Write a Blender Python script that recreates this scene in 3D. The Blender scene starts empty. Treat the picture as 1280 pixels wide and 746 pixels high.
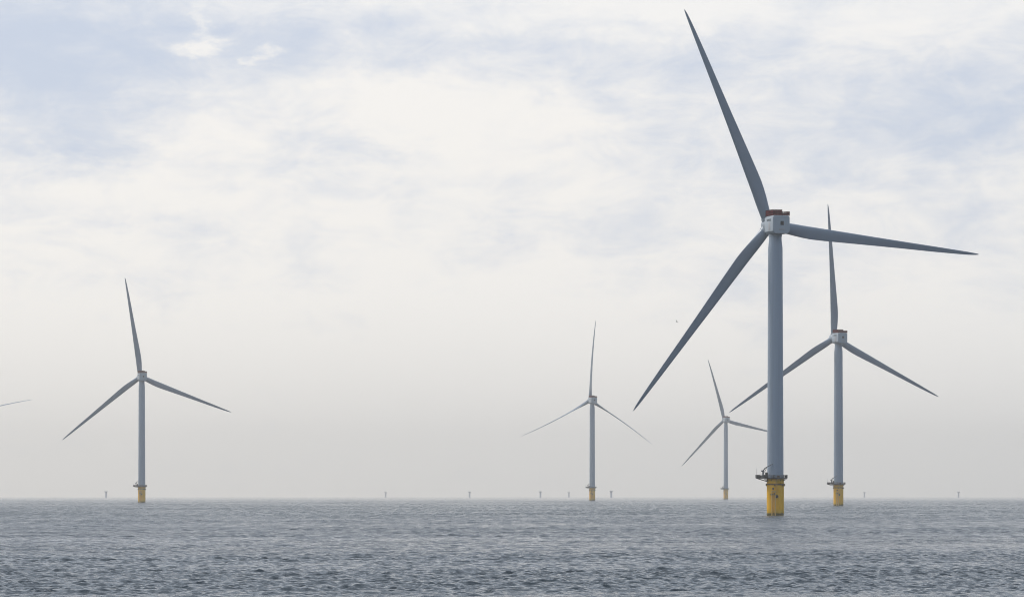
import bpy, bmesh, math, random
import numpy as np
from mathutils import Vector, Matrix, Euler

R_ = math.radians
random.seed(7)
rng = np.random.default_rng(11)
scene = bpy.context.scene
COL = scene.collection

# ------------------------------------------------------------------ camera
CAM_Z = 10.27            # metres above the water, standing on a ship's deck
F_PX = 4400.0            # focal length in photograph pixels (1280 wide)
HOR_Y = 613.8            # row of the eye-level line in the photograph
R_EARTH = 7.43e6         # effective earth radius (with refraction)

cam_d = bpy.data.cameras.new("camera")
cam = bpy.data.objects.new("camera", cam_d)
COL.objects.link(cam)
cam.location = (0, 0, CAM_Z)
cam.rotation_euler = (R_(90), 0, 0)
cam_d.sensor_width = 36.0
cam_d.lens = 36.0 * F_PX / 1280.0
cam_d.shift_y = (HOR_Y - 373.0) / 1280.0
cam_d.clip_start = 1.0
cam_d.clip_end = 60000.0
scene.camera = cam

# ------------------------------------------------------------------ light and exposure
SUN_AZ, SUN_EL = R_(-58), R_(43)          # azimuth from +Y towards +X
sun_dir = Vector((math.sin(SUN_AZ) * math.cos(SUN_EL), math.cos(SUN_AZ) * math.cos(SUN_EL), math.sin(SUN_EL)))
sun_l = bpy.data.lights.new("sun", 'SUN')
sun_l.energy = 1.8
sun_l.angle = R_(14)
sun_l.color = (1.0, 0.95, 0.88)
sun = bpy.data.objects.new("sun", sun_l)
COL.objects.link(sun)
sun.rotation_euler = (-sun_dir).to_track_quat('-Z', 'Y').to_euler()
sun.location = (0, 0, 500)

scene.view_settings.view_transform = 'Standard'
scene.view_settings.look = 'None'
scene.view_settings.exposure = 0.0
scene.view_settings.gamma = 1.0
scene.view_settings.use_curve_mapping = False
scene.render.engine = 'CYCLES'
scene.cycles.use_denoising = True
scene.cycles.filter_width = 1.05
scene.cycles.max_bounces = 6
scene.cycles.volume_bounces = 2
scene.cycles.diffuse_bounces = 2
scene.cycles.glossy_bounces = 2
scene.cycles.caustics_reflective = False
scene.cycles.caustics_refractive = False


class NT:
    """small helper that wires math nodes"""
    def __init__(s, tree):
        s.t = tree
        s.L = tree.links

    def n(s, typ, **kw):
        nd = s.t.nodes.new(typ)
        for k, v in kw.items():
            setattr(nd, k, v)
        return nd

    def put(s, sock, v):
        if isinstance(v, (int, float, tuple, list)):
            sock.default_value = v
        else:
            s.L.new(v, sock)

    def m(s, op, a, b=None, c=None, clamp=False):
        nd = s.n('ShaderNodeMath', operation=op, use_clamp=clamp)
        s.put(nd.inputs[0], a)
        if b is not None:
            s.put(nd.inputs[1], b)
        if c is not None:
            s.put(nd.inputs[2], c)
        return nd.outputs[0]

    def smooth(s, v, lo, hi, a=0.0, b=1.0):
        nd = s.n('ShaderNodeMapRange', interpolation_type='SMOOTHSTEP')
        s.put(nd.inputs['Value'], v)
        for k, x in (('From Min', lo), ('From Max', hi), ('To Min', a), ('To Max', b)):
            nd.inputs[k].default_value = x
        return nd.outputs[0]

    def mix(s, f, a, b):
        nd = s.n('ShaderNodeMix', data_type='RGBA')
        s.put(nd.inputs[0], f)
        s.put(nd.inputs[6], a if not isinstance(a, tuple) else tuple(a) + (1,))
        s.put(nd.inputs[7], b if not isinstance(b, tuple) else tuple(b) + (1,))
        return nd.outputs[2]

    def noise(s, vec, scale, detail=4, rough=0.55, lac=2.0, dist=0.0):
        nd = s.n('ShaderNodeTexNoise')
        s.put(nd.inputs['Vector'], vec)
        nd.inputs['Scale'].default_value = scale
        nd.inputs['Detail'].default_value = detail
        nd.inputs['Roughness'].default_value = rough
        nd.inputs['Lacunarity'].default_value = lac
        nd.inputs['Distortion'].default_value = dist
        return nd.outputs['Fac']

    def xyz(s, x, y, z):
        nd = s.n('ShaderNodeCombineXYZ')
        s.put(nd.inputs[0], x); s.put(nd.inputs[1], y); s.put(nd.inputs[2], z)
        return nd.outputs[0]

    def sep(s, v):
        nd = s.n('ShaderNodeSeparateXYZ')
        s.put(nd.inputs[0], v)
        return nd.outputs


# ------------------------------------------------------------------ sky: thin cloud deck over a Nishita sky
world = bpy.data.worlds.new("World")
scene.world = world
world.use_nodes = True
wt = world.node_tree
wt.nodes.clear()
W = NT(wt)
tc = W.n('ShaderNodeTexCoord')
sx, sy_, sz = W.sep(tc.outputs['Generated'])
az = W.m('MULTIPLY', W.m('ARCTAN2', sx, sy_), 180 / math.pi)       # degrees
el = W.m('MULTIPLY', W.m('ARCSINE', sz), 180 / math.pi)
sky = W.n('ShaderNodeTexSky')
sky.sky_type = 'NISHITA'
sky.sun_disc = False
sky.sun_elevation = SUN_EL
sky.sun_rotation = SUN_AZ
sky.air_density = 1.0
sky.dust_density = 2.0
SKY_K = 0.1
# brightness of the cloud deck: strong forward scattering round the veiled sun
dotn = W.n('ShaderNodeVectorMath', operation='DOT_PRODUCT')
W.L.new(tc.outputs['Generated'], dotn.inputs[0])
dotn.inputs[1].default_value = Vector((math.sin(R_(-46)) * math.cos(SUN_EL), math.cos(R_(-46)) * math.cos(SUN_EL), math.sin(SUN_EL)))
dsun = dotn.outputs['Value']
glow = W.smooth(dsun, 0.9, 1.0, 0.0, 0.5)
fwd = W.smooth(dsun, -0.55, 0.60, 0.40, 1.0)
bright = W.m('MULTIPLY', W.m('ADD', fwd, glow), W.smooth(el, -0.6, 3.6, 0.83, 1.0))
# cloud structure (direction space, drawn out along the horizon)
cv = W.xyz(W.m('MULTIPLY', az, 0.17), W.m('MULTIPLY', el, 0.34), 3.7)
n1 = W.noise(cv, 1.5, 8, 0.58, 2.1, 0.35)
n2 = W.noise(W.xyz(W.m('MULTIPLY', az, 0.3), W.m('MULTIPLY', el, 0.62), 9.1), 2.6, 7, 0.66, 2.0, 0.5)
n3 = W.noise(W.xyz(W.m('MULTIPLY', az, 0.1), W.m('MULTIPLY', el, 0.8), 21.0), 3.2, 5, 0.5)


wv = W.xyz(W.m('MULTIPLY', az, 0.55), W.m('MULTIPLY', el, 1.1), 14.0)
warp_a = W.m('MULTIPLY', W.m('SUBTRACT', W.noise(wv, 1.6, 6, 0.65), 0.5), 2.6)
warp_e = W.m('MULTIPLY', W.m('SUBTRACT', W.noise(W.xyz(W.m('MULTIPLY', az, 0.55), W.m('MULTIPLY', el, 1.1), 33.0), 1.6, 6, 0.65), 0.5), 1.3)
azw = W.m('ADD', az, warp_a)
elw = W.m('ADD', el, warp_e)


def blob(a0, e0, wa, we):
    u = W.m('DIVIDE', W.m('SUBTRACT', azw, a0), wa)
    v = W.m('DIVIDE', W.m('SUBTRACT', elw, e0), we)
    d = W.m('ADD', W.m('MULTIPLY', u, u), W.m('MULTIPLY', v, v))
    return W.m('POWER', math.e, W.m('MULTIPLY', d, -1.0))


def sky_dir(px, py):
    return math.degrees(math.atan((px - 640) / F_PX)), math.degrees(math.atan((HOR_Y - py) / F_PX))


# thinner places where the blue comes through, thicker bright tufts
THIN = [(50, 75, 190, 95, 0.58), (110, 150, 90, 40, 0.26), (340, 60, 150, 55, 0.30), (430, 178, 85, 30, 0.36), (560, 60, 130, 45, 0.30),
        (760, 75, 150, 55, 0.30), (1020, 130, 130, 50, 0.22), (1225, 150, 120, 60, 0.34), (1010, 205, 180, 35, 0.16), (40, 195, 110, 26, 0.26),
        (120, 285, 200, 14, 0.14), (375, 297, 50, 26, -0.2)]
THICK = [(232, 62, 30, 12, 0.48), (326, 70, 16, 11, 0.36), (240, 30, 16, 22, 0.30), (205, 225, 60, 36, 0.16), (600, 140, 110, 55, 0.14),
         (880, 15, 90, 25, 0.25), (1090, 45, 110, 35, 0.18), (500, 120, 50, 16, 0.2)]
cover = W.m('ADD', W.m('MULTIPLY', W.m('SUBTRACT', n1, 0.5), 1.2), 0.77)
cover = W.m('ADD', cover, W.m('MULTIPLY', W.m('SUBTRACT', n2, 0.5), 0.95))
cover = W.m('ADD', cover, W.m('MULTIPLY', W.m('SUBTRACT', n3, 0.5), 0.30))
for (px, py, wx, wy, k) in THIN + [(a, b, c, d, -e) for a, b, c, d, e in THICK]:
    a0, e0 = sky_dir(px, py)
    cover = W.m('SUBTRACT', cover, W.m('MULTIPLY', blob(a0, e0, wx / F_PX * 57.3, wy / F_PX * 57.3), k))
cover = W.m('ADD', cover, W.smooth(el, 1.0, 5.0, 0.32, 0.0))      # deck closes up towards the horizon
cover = W.smooth(cover, 0.05, 1.0, 0.0, 1.0)
cool = W.smooth(dsun, -0.6, 0.6, 0.0, 1.0)
high = W.smooth(el, 5.5, 16.0, 0.0, 1.0)                         # overhead the deck is thinner and bluer
front_lit = W.mix(high, (0.975, 0.95, 0.915), (0.79, 0.88, 1.01))
cloud_lit = W.mix(cool, (0.63, 0.86, 1.20), front_lit)
cloud_thin = W.mix(cool, (0.54, 0.76, 1.12), (0.615, 0.685, 0.83))
ccol = W.mix(cover, cloud_thin, cloud_lit)
vm = W.n('ShaderNodeVectorMath', operation='SCALE')
W.L.new(ccol, vm.inputs[0])
W.L.new(W.m('DIVIDE', bright, SKY_K), vm.inputs['Scale'])
skymix = W.mix(W.m('ADD', W.m('MULTIPLY', cover, 0.12), 0.86), sky.outputs['Color'], vm.outputs[0])
bg = W.n('ShaderNodeBackground')
W.L.new(skymix, bg.inputs['Color'])
bg.inputs['Strength'].default_value = SKY_K
wo = W.n('ShaderNodeOutputWorld')
W.L.new(bg.outputs[0], wo.inputs['Surface'])
world.cycles.sampling_method = 'MANUAL'
world.cycles.sample_map_resolution = 512


# ------------------------------------------------------------------ helpers
def drop(d):
    return d * d / (2 * R_EARTH)


def spot(px, s):
    """ground point under photograph column px where one metre spans s pixels"""
    Y = F_PX / s
    X = (px - 640.0) / F_PX * Y
    return Vector((X, Y, -drop(math.hypot(X, Y))))


def mat(name):
    m = bpy.data.materials.new(name)
    m.use_nodes = True
    t = NT(m.node_tree)
    return m, t, m.node_tree.nodes['Principled BSDF']


def simple(name, col, rough=0.5, metal=0.0, var=0.12, scale=1.5, spec=0.5):
    m, t, b = mat(name)
    tcn = t.n('ShaderNodeTexCoord')
    f = t.noise(tcn.outputs['Object'], scale, 4)
    lo = tuple(c * (1 - var) for c in col)
    hi = tuple(min(1, c * (1 + var)) for c in col)
    t.L.new(t.mix(f, lo, hi), b.inputs['Base Color'])
    b.inputs['Roughness'].default_value = rough
    b.inputs['Metallic'].default_value = metal
    b.inputs['Specular IOR Level'].default_value = spec
    return m


def link(name, bm, material, parent=None, smooth=True, angle=35):
    me = bpy.data.meshes.new(name)
    bmesh.ops.recalc_face_normals(bm, faces=bm.faces[:])
    if smooth:
        ca = math.cos(R_(angle))
        for f in bm.faces:
            f.smooth = True
        for e in bm.edges:
            if len(e.link_faces) == 2:
                e.smooth = e.link_faces[0].normal.dot(e.link_faces[1].normal) > ca
    bm.to_mesh(me)
    bm.free()
    me.materials.append(material)
    o = bpy.data.objects.new(name, me)
    COL.objects.link(o)
    if parent:
        o.parent = parent
    return o


def box(bm, c, size, rz=0.0, bevel=0.0):
    mtx = Matrix.Translation(c) @ Matrix.Rotation(rz, 4, 'Z') @ Matrix.Diagonal((*size, 1))
    r = bmesh.ops.create_cube(bm, size=1.0, matrix=mtx)
    if bevel:
        es = set(e for v in r['verts'] for e in v.link_edges)
        bmesh.ops.bevel(bm, geom=list(es), offset=bevel, segments=2, profile=0.5, affect='EDGES')


def rod(bm, a, b, r, n=8, r2=None):
    a, b = Vector(a), Vector(b)
    d = b - a
    q = d.to_track_quat('Z', 'Y').to_matrix().to_4x4()
    bmesh.ops.create_cone(bm, cap_ends=True, segments=n, radius1=r, radius2=r if r2 is None else r2,
                          depth=d.length, matrix=Matrix.Translation((a + b) / 2) @ q)


def lathe(bm, prof, n=48, mtx=None, cap=True):
    rings = []
    for r, z in prof:
        rings.append([bm.verts.new((r * math.cos(2 * math.pi * k / n), r * math.sin(2 * math.pi * k / n), z)) for k in range(n)])
    for a, b in zip(rings, rings[1:]):
        for k in range(n):
            bm.faces.new((a[k], a[(k + 1) % n], b[(k + 1) % n], b[k]))
    if cap:
        bm.faces.new(rings[0][::-1])
        bm.faces.new(rings[-1])
    if mtx is not None:
        bmesh.ops.transform(bm, matrix=mtx, verts=[v for rg in rings for v in rg])


# ------------------------------------------------------------------ materials
# light grey coating with faint rain streaks
M_paint, t, b = mat("grey_coating")
tcn = t.n('ShaderNodeTexCoord')
ox, oy, oz = t.sep(tcn.outputs['Object'])
streak = t.noise(t.xyz(t.m('MULTIPLY', ox, 1.1), t.m('MULTIPLY', oy, 1.1), t.m('MULTIPLY', oz, 0.03)), 1.6, 5, 0.6)
blot = t.noise(tcn.outputs['Object'], 0.16, 4)
c1 = t.mix(t.smooth(streak, 0.35, 0.75), (0.305, 0.37, 0.445), (0.265, 0.32, 0.38))
t.L.new(t.mix(t.m('MULTIPLY', blot, 0.4), c1, (0.285, 0.345, 0.41)), b.inputs['Base Color'])
b.inputs['Roughness'].default_value = 0.42

M_blade, t, b = mat("blade_gelcoat")
tcn = t.n('ShaderNodeTexCoord')
bl = t.noise(tcn.outputs['Object'], 0.12, 5, 0.6)
t.L.new(t.mix(bl, (0.175, 0.222, 0.28), (0.225, 0.277, 0.34)), b.inputs['Base Color'])
b.inputs['Roughness'].default_value = 0.30

# yellow pile: weathering, rust runs, weed line at the water
M_yellow, t, b = mat("yellow_pile_paint")
tcn = t.n('ShaderNodeTexCoord')
ox, oy, oz = t.sep(tcn.outputs['Object'])
run = t.noise(t.xyz(t.m('MULTIPLY', ox, 1.3), t.m('MULTIPLY', oy, 1.3), t.m('MULTIPLY', oz, 0.12)), 1.2, 6, 0.65)
spot_n = t.noise(tcn.outputs['Object'], 0.55, 5, 0.6)
yc = t.mix(spot_n, (0.82, 0.41, 0.003), (0.90, 0.48, 0.004))
yc = t.mix(t.m('MULTIPLY', t.smooth(run, 0.60, 0.78), 0.45), yc, (0.22, 0.10, 0.03))
low = t.m('ADD', oz, t.m('MULTIPLY', t.m('SUBTRACT', run, 0.5), 2.4))
yc = t.mix(t.smooth(low, 0.7, 1.5), (0.012, 0.016, 0.008), yc)
yc = t.mix(t.m('MULTIPLY', t.smooth(low, 3.6, 1.4), 0.35), yc, (0.25, 0.19, 0.03))
t.L.new(yc, b.inputs['Base Color'])
b.inputs['Roughness'].default_value = 0.65
b.inputs['Specular IOR Level'].default_value = 0.12

M_steel = simple("galvanised_steel", (0.07, 0.07, 0.07), 0.5, 0.3)
M_dark = simple("dark_steel", (0.042, 0.040, 0.036), 0.55)
M_crane = simple("crane_paint", (0.085, 0.095, 0.10), 0.45)
M_rust = simple("rusty_steel", (0.13, 0.07, 0.012), 0.7, 0.0, 0.4)
M_red = simple("red_mesh_panel", (0.13, 0.001, 0.014), 0.8, 0.0, 0.35, 3.0, 0.05)
M_redrail = simple("dark_red_rail", (0.05, 0.002, 0.008), 0.8, 0.0, 0.1, 1.5, 0.05)
M_hatch = simple("dark_glass", (0.012, 0.014, 0.016), 0.2)
M_pale = simple("pale_panel", (0.36, 0.36, 0.37), 0.5)
M_house = simple("nacelle_coating", (0.35, 0.395, 0.43), 0.45, 0.0, 0.07, 0.5)
M_hazed = simple("hazed_pile_paint", (0.86, 0.85, 0.83), 0.6, 0.0, 0.25)  # distance haze put into the base colour: far stubs made pale to fade
M_ladder = simple("orange_ladder_paint", (0.66, 0.42, 0.12), 0.5, 0.0, 0.25)
M_letter = simple("dark_lettering", (0.03, 0.05, 0.06), 0.5)
M_cabinet = simple("grey_cabinet", (0.22, 0.23, 0.23), 0.5)

# ------------------------------------------------------------------ sea: curved sheet with wind waves
def build_sea():
    RMAX = 14000.0
    rows = [18, 45, 80, 120, 160, 200, 230, 250]
    r = 250.0
    while r < RMAX:
        dr = 0.24 if r < 420 else (0.24 * (r / 420.0) ** 1.1 if r < 1900 else 1.26 * (r / 1900.0) ** 2.0)
        dr = min(dr, 60)
        r += dr
        rows.append(r)
    rows = np.array(rows, dtype=np.float64)
    core = np.linspace(-9.6, 9.6, 740)
    side = 9.6 + np.cumsum(np.geomspace(0.06, 18, 40)); side = side[side < 178]
    cols = np.radians(np.concatenate([-side[::-1], core, side]))
    nr, nc = len(rows), len(cols)
    drow = np.gradient(rows)
    dcol = np.gradient(cols)
    X = (rows[:, None] * np.sin(cols)[None, :]).astype(np.float32)
    Y = (rows[:, None] * np.cos(cols)[None, :]).astype(np.float32)
    sp = np.maximum(drow[:, None], 0.6 * rows[:, None] * dcol[None, :]).astype(np.float32)
    Z = np.zeros_like(X); DX = np.zeros_like(X); DY = np.zeros_like(X)
    # gusts: slow variation of the chop
    gust = np.zeros_like(X)
    for k in range(14):
        lam = rng.uniform(60, 420); th = rng.normal(R_(95), 0.5)
        gust += np.sin(2 * np.pi / lam * (0.55 * X * np.cos(th) + Y * np.sin(th)) + rng.uniform(0, 6.28)).astype(np.float32)
    gust = 1.0 + 0.30 * gust / math.sqrt(7)
    gust = np.clip(gust, 0.35, 1.8)
    N = 84
    wind = R_(-62)                                     # waves run towards the camera and to the right
    for lam in np.concatenate([np.geomspace(0.55, 13, N), np.geomspace(14, 48, 16)]):
        lam = lam * rng.uniform(0.97, 1.03)
        th = wind + rng.normal(0, 0.62 if lam < 9 else 0.42)
        slope = math.sqrt(2 * 0.125 / N)
        if lam > 1.9:
            slope *= (1.9 / lam) ** (1.08 if lam < 14 else 0.75)
        a = slope * lam / (2 * np.pi)
        k = 2 * np.pi / lam
        kx, ky = k * math.cos(th), k * math.sin(th)
        w = np.clip((lam / sp - 2.2) / 2.6, 0, 1)
        ph = (kx * X + ky * Y + rng.uniform(0, 6.28)).astype(np.float32)
        amp = a * w * (gust if lam < 6 else 1.0)
        s, c = np.sin(ph), np.cos(ph)
        Z += amp * c
        DX -= (0.9 * kx / k) * amp * s
        DY -= (0.9 * ky / k) * amp * s
    Z -= (X.astype(np.float64) ** 2 + Y.astype(np.float64) ** 2).astype(np.float32) / np.float32(2 * R_EARTH)
    co = np.stack([X + DX, Y + DY, Z], axis=-1).reshape(-1, 3).astype(np.float32)
    i = np.arange(nr - 1)[:, None] * nc + np.arange(nc - 1)[None, :]
    quads = np.stack([i, i + 1, i + nc + 1, i + nc], axis=-1).reshape(-1, 4)
    quads = quads[:, ::-1].astype(np.int32)            # normals up
    me = bpy.data.meshes.new("sea")
    me.vertices.add(len(co)); me.vertices.foreach_set("co", co.ravel())
    me.loops.add(quads.size); me.loops.foreach_set("vertex_index", quads.ravel())
    me.polygons.add(len(quads))
    me.polygons.foreach_set("loop_start", np.arange(0, quads.size, 4, dtype=np.int32))
    me.polygons.foreach_set("use_smooth", np.ones(len(quads), dtype=bool))
    me.update(calc_edges=True)
    o = bpy.data.objects.new("sea", me)
    COL.objects.link(o)
    o["kind"] = "structure"
    m, t, b = mat("sea_water")
    geo = t.n('ShaderNodeNewGeometry')
    pos = geo.outputs['Position']
    px, py, pz = t.sep(pos)
    flat = t.xyz(px, py, 0.0)
    # ripples run across the wind
    rot = t.n('ShaderNodeMapping'); t.L.new(flat, rot.inputs['Vector'])
    rot.inputs['Rotation'].default_value = (0, 0, R_(62))
    rx, ry, rz = t.sep(rot.outputs[0])
    rip1 = t.noise(t.xyz(rx, t.m('MULTIPLY', ry, 0.55), 0.0), 1.1, 4, 0.6)
    rip2 = t.noise(t.xyz(rx, t.m('MULTIPLY', ry, 0.5), 4.0), 0.28, 3, 0.5)
    patch = t.noise(t.xyz(t.m('MULTIPLY', px, 0.6), py, 2.0), 0.011, 4, 0.55)
    rip3 = t.noise(t.xyz(rx, t.m('MULTIPLY', ry, 0.6), 7.0), 3.4, 3, 0.6)
    h = t.m('ADD', t.m('ADD', t.m('MULTIPLY', rip1, 0.36), t.m('MULTIPLY', rip2, 0.22)), t.m('MULTIPLY', rip3, 0.20))
    bp = t.n('ShaderNodeBump')
    bp.inputs['Distance'].default_value = 1.0
    t.L.new(h, bp.inputs['Height'])
    t.L.new(t.smooth(patch, 0.3, 0.7, 0.55, 1.0), bp.inputs['Strength'])
    t.L.new(bp.outputs[0], b.inputs['Normal'])
    # a little foam washed round the piles
    foam = None
    fn = t.noise(t.xyz(px, t.m('MULTIPLY', py, 0.25), 0.0), 0.7, 5, 0.7)
    for c0 in (spot(969.2, 2.90), spot(1048.0, 1.674), spot(177.2, 1.254)):
        ddx = t.m('SUBTRACT', px, c0.x + 1.2); ddy = t.m('MULTIPLY', t.m('SUBTRACT', py, c0.y - 1.0), 0.55)
        dd = t.m('SQRT', t.m('ADD', t.m('MULTIPLY', ddx, ddx), t.m('MULTIPLY', ddy, ddy)))
        q = t.m('MULTIPLY', t.smooth(dd, 8.5, 3.5), t.smooth(fn, 0.44, 0.58))
        foam = q if foam is None else t.m('MAXIMUM', foam, q)
    t.L.new(t.mix(foam, (0.012, 0.026, 0.036), (0.55, 0.58, 0.6)), b.inputs['Base Color'])
    far = t.m('SQRT', t.m('ADD', t.m('MULTIPLY', px, px), t.m('MULTIPLY', py, py)))
    streaks = t.noise(t.xyz(t.m('MULTIPLY', px, 0.30), t.m('MULTIPLY', py, 0.014), 5.0), 1.0, 5, 0.7)
    gusts = t.noise(t.xyz(t.m('MULTIPLY', px, 0.010), t.m('MULTIPLY', py, 0.0035), 8.0), 1.0, 4, 0.6)
    rgh = t.m('SUBTRACT', t.smooth(far, 330.0, 1700.0, 0.05, 0.28), t.smooth(far, 2000.0, 7500.0, 0.0, 0.20))
    vary = t.m('MULTIPLY', t.smooth(streaks, 0.28, 0.72, 0.35, 1.75), t.smooth(gusts, 0.3, 0.7, 0.75, 1.2))
    t.L.new(t.m('MULTIPLY', rgh, vary), b.inputs['Roughness'])   # chop too fine for the sheet
    b.inputs['IOR'].default_value = 1.333
    b.inputs['Specular IOR Level'].default_value = 0.5
    me.materials.append(m)
    return o


build_sea()

# ------------------------------------------------------------------ haze over the whole sea
bm = bmesh.new()
box(bm, (0, 0, 0.5 * (236 - 15)), (28200, 28200, 251))
mh = bpy.data.materials.new("haze_air")
mh.use_nodes = True
mh.node_tree.nodes.clear()
H = NT(mh.node_tree)
pv = H.n('ShaderNodeVolumePrincipled')
pv.inputs['Color'].default_value = (1.0, 0.94, 0.86, 1)
pv.inputs['Density'].default_value = 0.72e-4
pv.inputs['Anisotropy'].default_value = 0.45
ho = H.n('ShaderNodeOutputMaterial')
H.L.new(pv.outputs[0], ho.inputs['Volume'])
haze = link("haze", bm, mh, smooth=False)
haze["kind"] = "stuff"

# ------------------------------------------------------------------ wind turbine
AX_Z, OVER, TILT = 124.8, 7.5, R_(4.6)   # rotor axis height over the tower, overhang, axis tilt


def tag(o, label, cat, group=None):
    o["label"] = label
    o["category"] = cat
    if group:
        o["group"] = group


def blade_mesh(pitch_deg, bend, name, tip_th=0.19):
    """lofted blade along +Z, trailing edge towards +X, upwind is +Y"""
    S = [0.016, 0.03, 0.045, 0.065, 0.09, 0.12, 0.155, 0.195, 0.24, 0.29, 0.35, 0.41, 0.47, 0.53, 0.59, 0.65, 0.71, 0.77,
         0.82, 0.87, 0.91, 0.945, 0.97, 0.985, 0.995, 1.0]
    cs = [(0.016, 4.4), (0.04, 4.45), (0.08, 4.95), (0.13, 5.45), (0.19, 5.65), (0.25, 5.4), (0.35, 4.75), (0.5, 3.8), (0.65, 3.0),
          (0.8, 2.3), (0.9, 1.65), (0.95, 1.25), (0.98, 0.85), (0.993, 0.5), (1.0, 0.14)]
    ths = [(0.016, 1.0), (0.04, 0.98), (0.08, 0.82), (0.13, 0.58), (0.19, 0.42), (0.3, 0.30), (0.5, 0.5 * (tip_th + 0.28)), (1.0, tip_th)]
    tws = [(0.016, 16), (0.1, 15), (0.2, 11), (0.35, 6.5), (0.5, 3.5), (0.75, 1.0), (1.0, -1.5)]
    bls = [(0.016, 0.0), (0.04, 0.03), (0.15, 0.85), (0.2, 1.0), (1.0, 1.0)]
    ip = lambda tb, x: float(np.interp(x, [p[0] for p in tb], [p[1] for p in tb]))
    n = 32
    bm = bmesh.new()
    rings = []
    for s in S:
        c, th, tw, bl = ip(cs, s), ip(ths, s), ip(tws, s), ip(bls, s)
        ang = -R_(tw + pitch_deg)
        ca, sa = math.cos(ang), math.sin(ang)
        ring = []
        for k in range(n):
            u = 2 * math.pi * k / n
            x = 0.5 * (1 - math.cos(u))
            yt = 5 * th * (0.2969 * math.sqrt(x) - 0.1260 * x - 0.3516 * x * x + 0.2843 * x ** 3 - 0.1036 * x ** 4)
            camber = 0.035 * 4 * x * (1 - x)
            ya = camber + (yt if u <= math.pi else -yt)
            xa = x - 0.34
            xc, yc = 0.5 * -math.cos(u), 0.5 * math.sin(u) * th
            X = (xc * (1 - bl) + xa * bl) * c
            Yv = (yc * (1 - bl) + ya * bl) * c
            pb = bend * max(0.0, (s - 0.02)) ** 2.0
            Yv += pb
            ring.append(bm.verts.new((X * ca - Yv * sa, X * sa + Yv * ca, s * 100.0)))
        rings.append(ring)
    for a, b2 in zip(rings, rings[1:]):
        for k in range(n):
            bm.faces.new((a[k], a[(k + 1) % n], b2[(k + 1) % n], b2[k]))
    bm.faces.new(rings[0][::-1]); bm.faces.new(rings[-1])
    o = link(name, bm, M_blade, angle=60)
    me = o.data
    bpy.data.objects.remove(o)
    return me


BLADE_RUN = blade_mesh(2.0, 2.6, "blade")
BLADE_FEATHER = blade_mesh(75.0, 7.5, "blade_feathered", 0.34)


def build_foundation_parts(root, r=3.7, top=16.0, lobe=True, k=1.0):
    """pile, work platform and crane; origin at the still water line"""
    bm = bmesh.new()
    lathe(bm, [(r, -8), (r, 13.4), (r, top)], 56)
    pile = link('monopile', bm, M_yellow, root)
    # collar with lugs
    bm = bmesh.new()
    lathe(bm, [(r + 0.02, 13.15), (r + 0.16, 13.25), (r + 0.16, 13.75), (r + 0.02, 13.85)], 56, cap=False)
    for a in (2, 60, 118, 178, 262, 318, 345):
        c, s = math.cos(R_(a)), math.sin(R_(a))
        box(bm, ((r + 0.2) * c, (r + 0.2) * s, 13.2), (0.5, 0.5, 1.0), R_(a), 0.05)
    link('collar', bm, M_rust, pile)
    return pile


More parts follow.
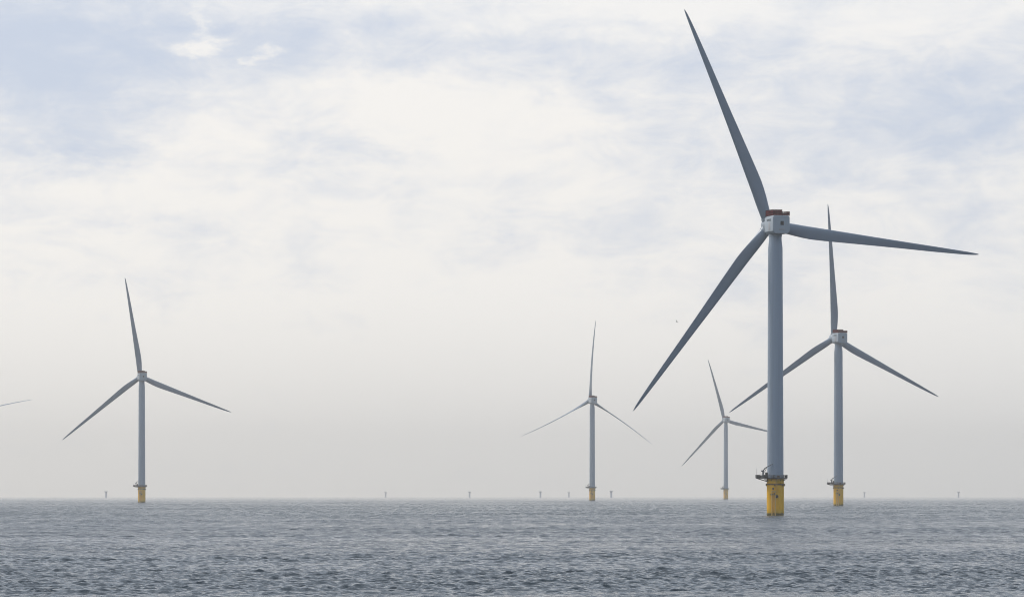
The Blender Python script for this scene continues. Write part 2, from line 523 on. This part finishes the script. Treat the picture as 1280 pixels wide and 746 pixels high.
def build_turbine():
    root = bpy.data.objects.new('wind_turbine', None)
    COL.objects.link(root)
    pile = build_foundation_parts(root)
    r = 3.7
    # boat ladder on the side facing the camera
    bm = bmesh.new()
    a0 = R_(-104)
    ux, uy = math.cos(a0), math.sin(a0)
    tx, ty = -uy, ux
    P = lambda off, rad, z: (ux * rad + tx * off, uy * rad + ty * off, z)
    for off in (-0.75, 0.75):
        rod(bm, P(off, r + 0.75, -2), P(off, r + 0.75, 10.6), 0.2, 10)
        for z in (0.5, 3.8, 7.2, 10.4):
            rod(bm, P(off, r - 0.1, z), P(off, r + 0.75, z), 0.13, 8)
    rod(bm, P(-0.75, r + 0.75, 10.6), P(0.75, r + 0.75, 10.6), 0.2, 10)
    z = -1.5
    while z < 10.5:
        rod(bm, P(-0.7, r + 0.75, z), P(0.7, r + 0.75, z), 0.05, 6)
        z += 0.45
    for off in (0.95, 1.45):
        rod(bm, P(off, r + 0.35, 10.0), P(off, r + 0.35, 15.8), 0.07, 6)
    z = 10.0
    while z < 15.8:
        rod(bm, P(0.95, r + 0.35, z), P(1.45, r + 0.35, z), 0.035, 6)
        z += 0.4
    link('boat_ladder', bm, M_ladder, pile)
    # cable entries: short flanged spouts
    for (ang, z, rr) in ((-86, 8.4, 0.62), (-99, 9.4, 0.42), (-118, 9.2, 0.42), (-108, 11.7, 0.36)):
        bm = bmesh.new()
        a = R_(ang)
        d = Vector((math.cos(a), math.sin(a), 0))
        c = d * r + Vector((0, 0, z))
        rod(bm, c - d * 0.2, c + d * 0.35 - Vector((0, 0, 0.1)), rr, 16)
        rod(bm, c + d * 0.30 - Vector((0, 0, 0.1)), c + d * 0.42 - Vector((0, 0, 0.12)), rr * 1.18, 16)
        link('cable_spout', bm, M_dark, pile)
    # platform
    bm = bmesh.new()
    outline = []
    for k in range(41):
        a = R_(-142 + 284 * k / 40)
        outline.append((5.2 * math.cos(a), 5.2 * math.sin(a)))
    outline += [(-8.3, 3.2), (-8.3, -3.2)]
    top = [bm.verts.new((x, y, 16.30)) for x, y in outline]
    bot = [bm.verts.new((x, y, 15.92)) for x, y in outline]
    bm.faces.new(top); bm.faces.new(bot[::-1])
    for k in range(len(top)):
        j = (k + 1) % len(top)
        bm.faces.new((top[k], bot[k], bot[j], top[j]))
    for a in range(0, 360, 30):                        # brackets down to the pile
        c, s = math.cos(R_(a)), math.sin(R_(a))
        rod(bm, (c * 3.65, s * 3.65, 14.9), (c * 5.0, s * 5.0, 15.95), 0.09, 6)
    for y in (-2.4, 2.4):
        rod(bm, (-3.2, y * 0.8, 14.6), (-7.6, y, 15.95), 0.14, 8)
    plat = link('platform', bm, M_dark, root, smooth=False)
    # railing: posts, rails, toe board
    bm = bmesh.new()
    loop = outline + [outline[0]]
    dist = 0.0
    for (x0, y0), (x1, y1) in zip(loop, loop[1:]):
        for zz in (16.65, 17.05, 17.5):
            rod(bm, (x0, y0, zz), (x1, y1, zz), 0.06, 6)
        L = math.hypot(x1 - x0, y1 - y0)
        n = max(1, int(round(L / 1.05)))
        for q in range(n):
            f = q / n
            rod(bm, (x0 + (x1 - x0) * f, y0 + (y1 - y0) * f, 16.28), (x0 + (x1 - x0) * f, y0 + (y1 - y0) * f, 17.52), 0.06, 6)
    link('railing', bm, M_steel, plat)
    for c, sz, rz in (((-7.35, -1.6, 16.85), (1.3, 1.5, 1.1), 0), ((-7.3, 1.2, 16.75), (1.2, 1.6, 0.9), 0),
                      ((-6.4, -2.5, 16.75), (0.6, 0.7, 0.9), 8), ((-4.6, -1.2, 16.9), (1.3, 1.0, 1.2), 5),
                      ((4.3, -1.6, 16.8), (0.7, 1.2, 1.0), -20)):
        bm = bmesh.new()
        box(bm, c, sz, R_(rz), 0.05)
        link('storage_box', bm, M_dark, plat)
    for c, sz, rz, mm in (((-4.0, -2.75, 17.45), (0.9, 1.0, 2.3), 30, M_dark), ((-1.1, -4.35, 16.95), (0.9, 0.6, 1.3), 0, M_cabinet),
                          ((0.9, -4.4, 16.75), (1.2, 0.5, 0.9), 8, M_rust)):
        bm = bmesh.new()
        box(bm, c, sz, R_(rz), 0.05)
        link('control_cabinet', bm, mm, plat)
    bm = bmesh.new()
    rod(bm, (-8.2, -2.9, 16.3), (-8.2, -2.9, 20.0), 0.06, 8)
    rod(bm, (-8.2, -2.9, 19.0), (-8.2, -2.9, 20.4), 0.03, 6)
    link('antenna_mast', bm, M_steel, plat)
    # deck crane with a folded boom
    bm = bmesh.new()
    lathe(bm, [(0.48, 16.3), (0.48, 17.1), (0.36, 17.3), (0.33, 18.9), (0.45, 19.0), (0.45, 19.5)], 20,
          Matrix.Translation((-5.5, -2.6, 0)))
    crane = link('deck_crane', bm, M_crane, root)
    bm = bmesh.new()
    rod(bm, (-5.7, -2.6, 19.0), (-4.5, -3.2, 20.6), 0.24, 8)
    rod(bm, (-4.6, -3.2, 20.5), (-1.5, -4.5, 22.2), 0.20, 8, 0.13)
    rod(bm, (-5.2, -2.7, 18.2), (-3.9, -3.5, 20.7), 0.11, 8)
    rod(bm, (-1.55, -4.5, 22.1), (-1.5, -4.5, 21.2), 0.03, 6)
    box(bm, (-5.75, -2.6, 19.2), (0.9, 0.7, 0.6), R_(-25), 0.05)
    link('boom', bm, M_crane, crane)
    # tower
    bm = bmesh.new()
    prof = [(3.72, 16.3), (3.72, 16.75), (3.52, 16.77)]
    prof += [(3.52 - (z - 16.8) / (115 - 16.8) * 0.40, z) for z in np.linspace(17.0, 114.6, 30)]
    prof += [(3.10, 115.1), (2.95, 116.6), (2.72, 118.6), (2.66, 120.9), (2.66, 121.6)]
    lathe(bm, prof, 64)
    link('tower', bm, M_paint, root)
    # nacelle: house, generator drum, hub; local axis +Y points at the rotor
    ny = Matrix.Translation((0, 0, AX_Z))
    bm = bmesh.new()
    y0, y1, hw = -7.5, 3.2, 3.9
    prof2 = [(-hw, 3.3), (-hw + 0.5, 4.05), (hw - 0.5, 4.05), (hw, 3.3), (hw, -2.7), (hw - 1.0, -3.75), (-hw + 1.0, -3.75), (-hw, -2.7)]
    secs = []
    for (y, k, dz) in ((y0, 0.955, 0.0), (y0 + 0.35, 1.0, 0.0), (y1 - 2.6, 1.0, 0.0), (y1, 0.95, -0.12)):
        secs.append([bm.verts.new((x * k, y, z * k + dz)) for x, z in prof2])
    for a, c in zip(secs, secs[1:]):
        for q in range(8):
            bm.faces.new((a[q], a[(q + 1) % 8], c[(q + 1) % 8], c[q]))
    bm.faces.new(secs[0]); bm.faces.new(secs[-1][::-1])
    lathe(bm, [(2.9, -4.7), (2.9, -3.2)], 40)          # yaw collar
    bmesh.ops.bevel(bm, geom=[e for e in bm.edges if e.calc_face_angle(0) > 0.6 and e.verts[0].co.z > -3.1], offset=0.12, segments=2, affect='EDGES')
    nac = link('nacelle', bm, M_house, root)
    nac.location = (0, 0, AX_Z)
    
    bm = bmesh.new()                                   # rear hatch
    box(bm, (0.35, y0 - 0.02, 0.75), (1.5, 0.16, 1.7), 0, 0.04)
    link('rear_hatch', bm, M_hatch, nac)
    bm = bmesh.new()
    box(bm, (0.25, y0 - 0.01, -1.9), (2.6, 0.10, 0.9), 0, 0.03)
    link('rear_panel', bm, M_pale, nac)
    # side doors of the house (slightly proud seams)
    bm = bmesh.new()
    box(bm, (-hw - 0.0, -3.2, -0.7), (0.08, 2.3, 3.6), 0, 0.03)
    link('side_panel', bm, M_pale, nac)
    # lettering on the side
    fc = bpy.data.curves.new('lettering', 'FONT')
    fc.body = "SIEMENS"
    fc.size = 1.45
    fc.extrude = 0.02
    fo = bpy.data.objects.new('lettering_source', fc)
    COL.objects.link(fo)
    dg = bpy.context.evaluated_depsgraph_get()
    me = bpy.data.meshes.new_from_object(fo.evaluated_get(dg))
    bpy.data.objects.remove(fo)
    me.materials.clear(); me.materials.append(M_letter)
    me.transform(Matrix(((0, 0, -1, -hw - 0.03), (-1, 0, 0, 0.2), (0, 1, 0, 1.65), (0, 0, 0, 1))))
    lo = bpy.data.objects.new('lettering', me)
    COL.objects.link(lo)
    lo.parent = nac
    # red hoist basket on the roof
    zt = 4.05
    bm = bmesh.new()
    xl, xr, yr, yf = -3.7, 3.7, -7.25, 1.8
    h1, h2 = 2.35, 1.55

    def panel(xa, ya, xb, yb, hgt):
        L = math.hypot(xb - xa, yb - ya)
        rz = math.atan2(yb - ya, xb - xa)
        box(bm, ((xa + xb) / 2, (ya + yb) / 2, zt + 0.12 + (hgt - 0.3) / 2), (L, 0.06, hgt - 0.3), rz)
    panel(xl, yr, xl, yf, h1); panel(xl, yf, xr, yf, h1); panel(xl, yr, 0.35, yr, h1)
    panel(xr, yr, xr, yf, h2); panel(0.6, yr, xr, yr, h2 - 0.35)
    link('hoist_panel', bm, M_red, nac, smooth=False)
    bm = bmesh.new()
    def rail(xa, ya, xb, yb, hgt, n):
        for zz in (zt + hgt, zt + hgt * 0.5):
            rod(bm, (xa, ya, zz), (xb, yb, zz), 0.13, 6)
        for q in range(n + 1):
            f = q / n
            rod(bm, (xa + (xb - xa) * f, ya + (yb - ya) * f, zt - 0.2), (xa + (xb - xa) * f, ya + (yb - ya) * f, zt + hgt + 0.05), 0.09, 6)
    rail(xl, yr - 0.1, 0.35, yr - 0.1, h1, 3); rail(xl - 0.1, yr, xl - 0.1, yf, h1, 6); rail(xl, yf + 0.1, xr, yf + 0.1, h1, 4)
    rail(0.5, yr - 0.1, xr, yr - 0.1, h2, 3); rail(xr + 0.1, yr, xr + 0.1, yf, h2, 6)
    link('hoist_rail', bm, M_redrail, nac)
    # generator drum
    toY = Matrix.Rotation(R_(-90), 4, 'X')
    bm = bmesh.new()
    lathe(bm, [(3.3, 3.0), (3.6, 3.15), (3.6, 4.5), (3.3, 4.7), (2.9, 4.75), (2.9, 5.0)], 56, toY)
    g = link('generator', bm, M_house, root)
    g.location = (0, 0, AX_Z)
    # hub with three root collars
    bm = bmesh.new()
    prof3 = [(2.9, -2.6), (3.15, -2.4), (3.4, -1.4), (3.45, 0.8), (3.15, 2.2), (2.5, 3.4), (1.5, 4.3), (0.4, 4.65)]
    lathe(bm, prof3, 48, toY)
    for q in range(3):
        mt = Matrix.Rotation(R_(120 * q), 4, 'Y')
        lathe(bm, [(2.35, 1.2), (2.48, 3.4), (2.48, 3.75), (2.25, 3.8)], 32, mt)
    hub = link('hub', bm, M_house, root)
    for q in range(3):
        bo = bpy.data.objects.new('blade', BLADE_RUN)
        COL.objects.link(bo)
        bo.parent = root
    return root


def copy_tree(o, parent=None):
    c = o.copy()
    COL.objects.link(c)
    c.parent = parent
    for ch in o.children:
        copy_tree(ch, c)
    return c


def set_turbine(root, loc, phase, yaw, feather=False):
    root.location = loc
    yaw = R_(yaw)
    head = Matrix.Rotation(yaw, 3, 'Z') @ Matrix.Rotation(TILT, 3, 'X')
    hub_loc = head @ Vector((0, OVER, 0)) + Vector((0, 0, AX_Z))
    q = 0
    for ch in root.children:
        kind = ch.name.split('.')[0]
        if kind in ('nacelle', 'generator', 'hub', 'blade'):
            ch.rotation_mode = 'YXZ'
        if kind == 'nacelle':
            ch.rotation_euler = (R_(1.0), 0, yaw)
        elif kind == 'generator':
            ch.rotation_euler = (TILT, 0, yaw)
        elif kind == 'hub':
            ch.location = hub_loc
            ch.rotation_euler = (TILT, R_(phase), yaw)
        elif kind == 'blade':
            if feather:
                ch.data = BLADE_FEATHER
            ch.location = hub_loc
            ch.rotation_euler = (TILT, R_(phase + 120 * q), yaw)
            q += 1


G = "wind turbines standing in the sea"
TURBINES = [
    (969.2, 2.90, -23.9, 15.8, False, "largest and nearest wind turbine, grey on a bright yellow pile with dark weed line"),
    (1048.0, 1.674, -4.5, 20.3, False, "second largest wind turbine on a dull yellow pile, standing right behind the nearest one"),
    (177.2, 1.254, -9.6, 16.7, False, "wind turbine alone at the left of the sea, with one blade almost upright"),
    (740.3, 1.0, -1.0, 18.0, True, "wind turbine with thin edge-on curved blades, in the middle on a greyish pile"),
    (907.3, 0.79, -17.2, 18.0, False, "smallest complete wind turbine, hazy, just left of the nearest turbine's tower"),
    (-40.0, 0.85, 73.0, 18.0, True, "hazy wind turbine mostly beyond the left edge, only a thin curved blade tip showing"),
]
proto = build_turbine()
for i, (px, s, ph, yw, fe, lab) in enumerate(TURBINES):
    o = proto if i == 0 else copy_tree(proto)
    set_turbine(o, spot(px, s), ph, yw, fe)
    tag(o, lab, "wind turbine", G)

# ------------------------------------------------------------------ bare foundations near the horizon
def build_foundation():
    root = bpy.data.objects.new('pile_foundation', None)
    COL.objects.link(root)
    bm = bmesh.new()
    lathe(bm, [(2.4, -8), (2.4, 13.0), (2.5, 13.1), (2.5, 18.0)], 32)
    pile = link('monopile', bm, M_hazed, root)
    bm = bmesh.new()
    lathe(bm, [(2.4, 15.2), (4.6, 17.8), (4.6, 18.3), (2.0, 18.32)], 32)
    plat = link('platform', bm, M_hazed, root)
    bm = bmesh.new()
    for k in range(18):
        a, b2 = R_(20 * k), R_(20 * k + 20)
        p = (4.5 * math.cos(a), 4.5 * math.sin(a)); q = (4.5 * math.cos(b2), 4.5 * math.sin(b2))
        rod(bm, (*p, 18.2), (*p, 19.5), 0.06, 6)
        for zz in (18.9, 19.5):
            rod(bm, (*p, zz), (*q, zz), 0.05, 6)
    link('railing', bm, M_hazed, plat)
    bm = bmesh.new()
    rod(bm, (-3, -1, 18.2), (-3, -1, 20.6), 0.3, 10)
    rod(bm, (-3, -1, 20.4), (0.5, -2.5, 21.6), 0.2, 8)
    link('deck_crane', bm, M_hazed, root)
    return root


GF = "faint foundations along the horizon"
FOUND = [
    (132.5, 0.52, "grey foundation stub in haze, nearest one to the left turbine"),
    (482.0, 0.42, "very faint foundation stub, alone on the empty stretch of horizon between left and middle turbines"),
    (587.0, 0.47, "faint foundation stub, next one left of the pair beside the middle turbine"),
    (675.5, 0.50, "foundation stub in haze left of the middle turbine, darker of the pair there"),
    (711.0, 0.42, "faint foundation stub just left of the middle turbine's pile"),
    (764.0, 0.55, "darkest foundation stub on the horizon, just right of the middle turbine's pile"),
    (1080.5, 0.42, "faint foundation stub just right of the second largest turbine's pile"),
    (1198.0, 0.45, "faint foundation stub farthest right on the horizon"),
]
fp = build_foundation()
fp.scale = (1, 1, 0.87)
for i, (px, s, lab) in enumerate(FOUND):
    o = fp if i == 0 else copy_tree(fp)
    o.location = spot(px, s * 0.95)
    o.rotation_euler = (0, 0, R_(random.uniform(-25, 25)))
    tag(o, lab, "foundation", GF)

# ------------------------------------------------------------------ a gull in flight
bm = bmesh.new()
prof = [(0.01, -0.24), (0.05, -0.18), (0.085, -0.04), (0.08, 0.06), (0.05, 0.16), (0.045, 0.2), (0.012, 0.26)]
lathe(bm, prof, 12, Matrix.Rotation(R_(-70), 4, 'X'))
for s in (-1, 1):
    pts = [(0.05, 0.09, 0.03), (0.36, 0.14, 0.24), (0.78, -0.02, 0.14), (0.40, -0.02, 0.22), (0.05, -0.09, 0.03)]
    up = [bm.verts.new((s * x, y, z + 0.012)) for x, y, z in pts]
    dn = [bm.verts.new((s * x, y, z - 0.012)) for x, y, z in pts]
    for tri in ((0, 1, 3), (1, 2, 3), (0, 3, 4)):
        bm.faces.new([up[q] for q in tri]); bm.faces.new([dn[q] for q in tri[::-1]])
    for q in range(5):
        j = (q + 1) % 5
        bm.faces.new((up[q], up[j], dn[j], dn[q]))
v = [bm.verts.new(p) for p in ((-0.03, -0.2, -0.07), (0.03, -0.2, -0.07), (0.07, -0.36, -0.12), (-0.07, -0.36, -0.12))]
v2 = [bm.verts.new(x.co + Vector((0, 0, 0.015))) for x in v]
bm.faces.new(v[::-1]); bm.faces.new(v2)
for q in range(4):
    bm.faces.new((v[q], v[(q + 1) % 4], v2[(q + 1) % 4], v2[q]))
gull = link('gull', bm, simple("dark_plumage", (0.06, 0.06, 0.065), 0.8), None)
gd = 1250.0
gull.location = ((846 - 640) / F_PX * gd, gd, CAM_Z + (HOR_Y - 402) / F_PX * gd)
gull.rotation_euler = (R_(8), R_(38), R_(-50))
gull.scale = (1.1, 1.1, 1.1)
tag(gull, "tiny dark gull flying left of the nearest turbine's lower blade", "bird")
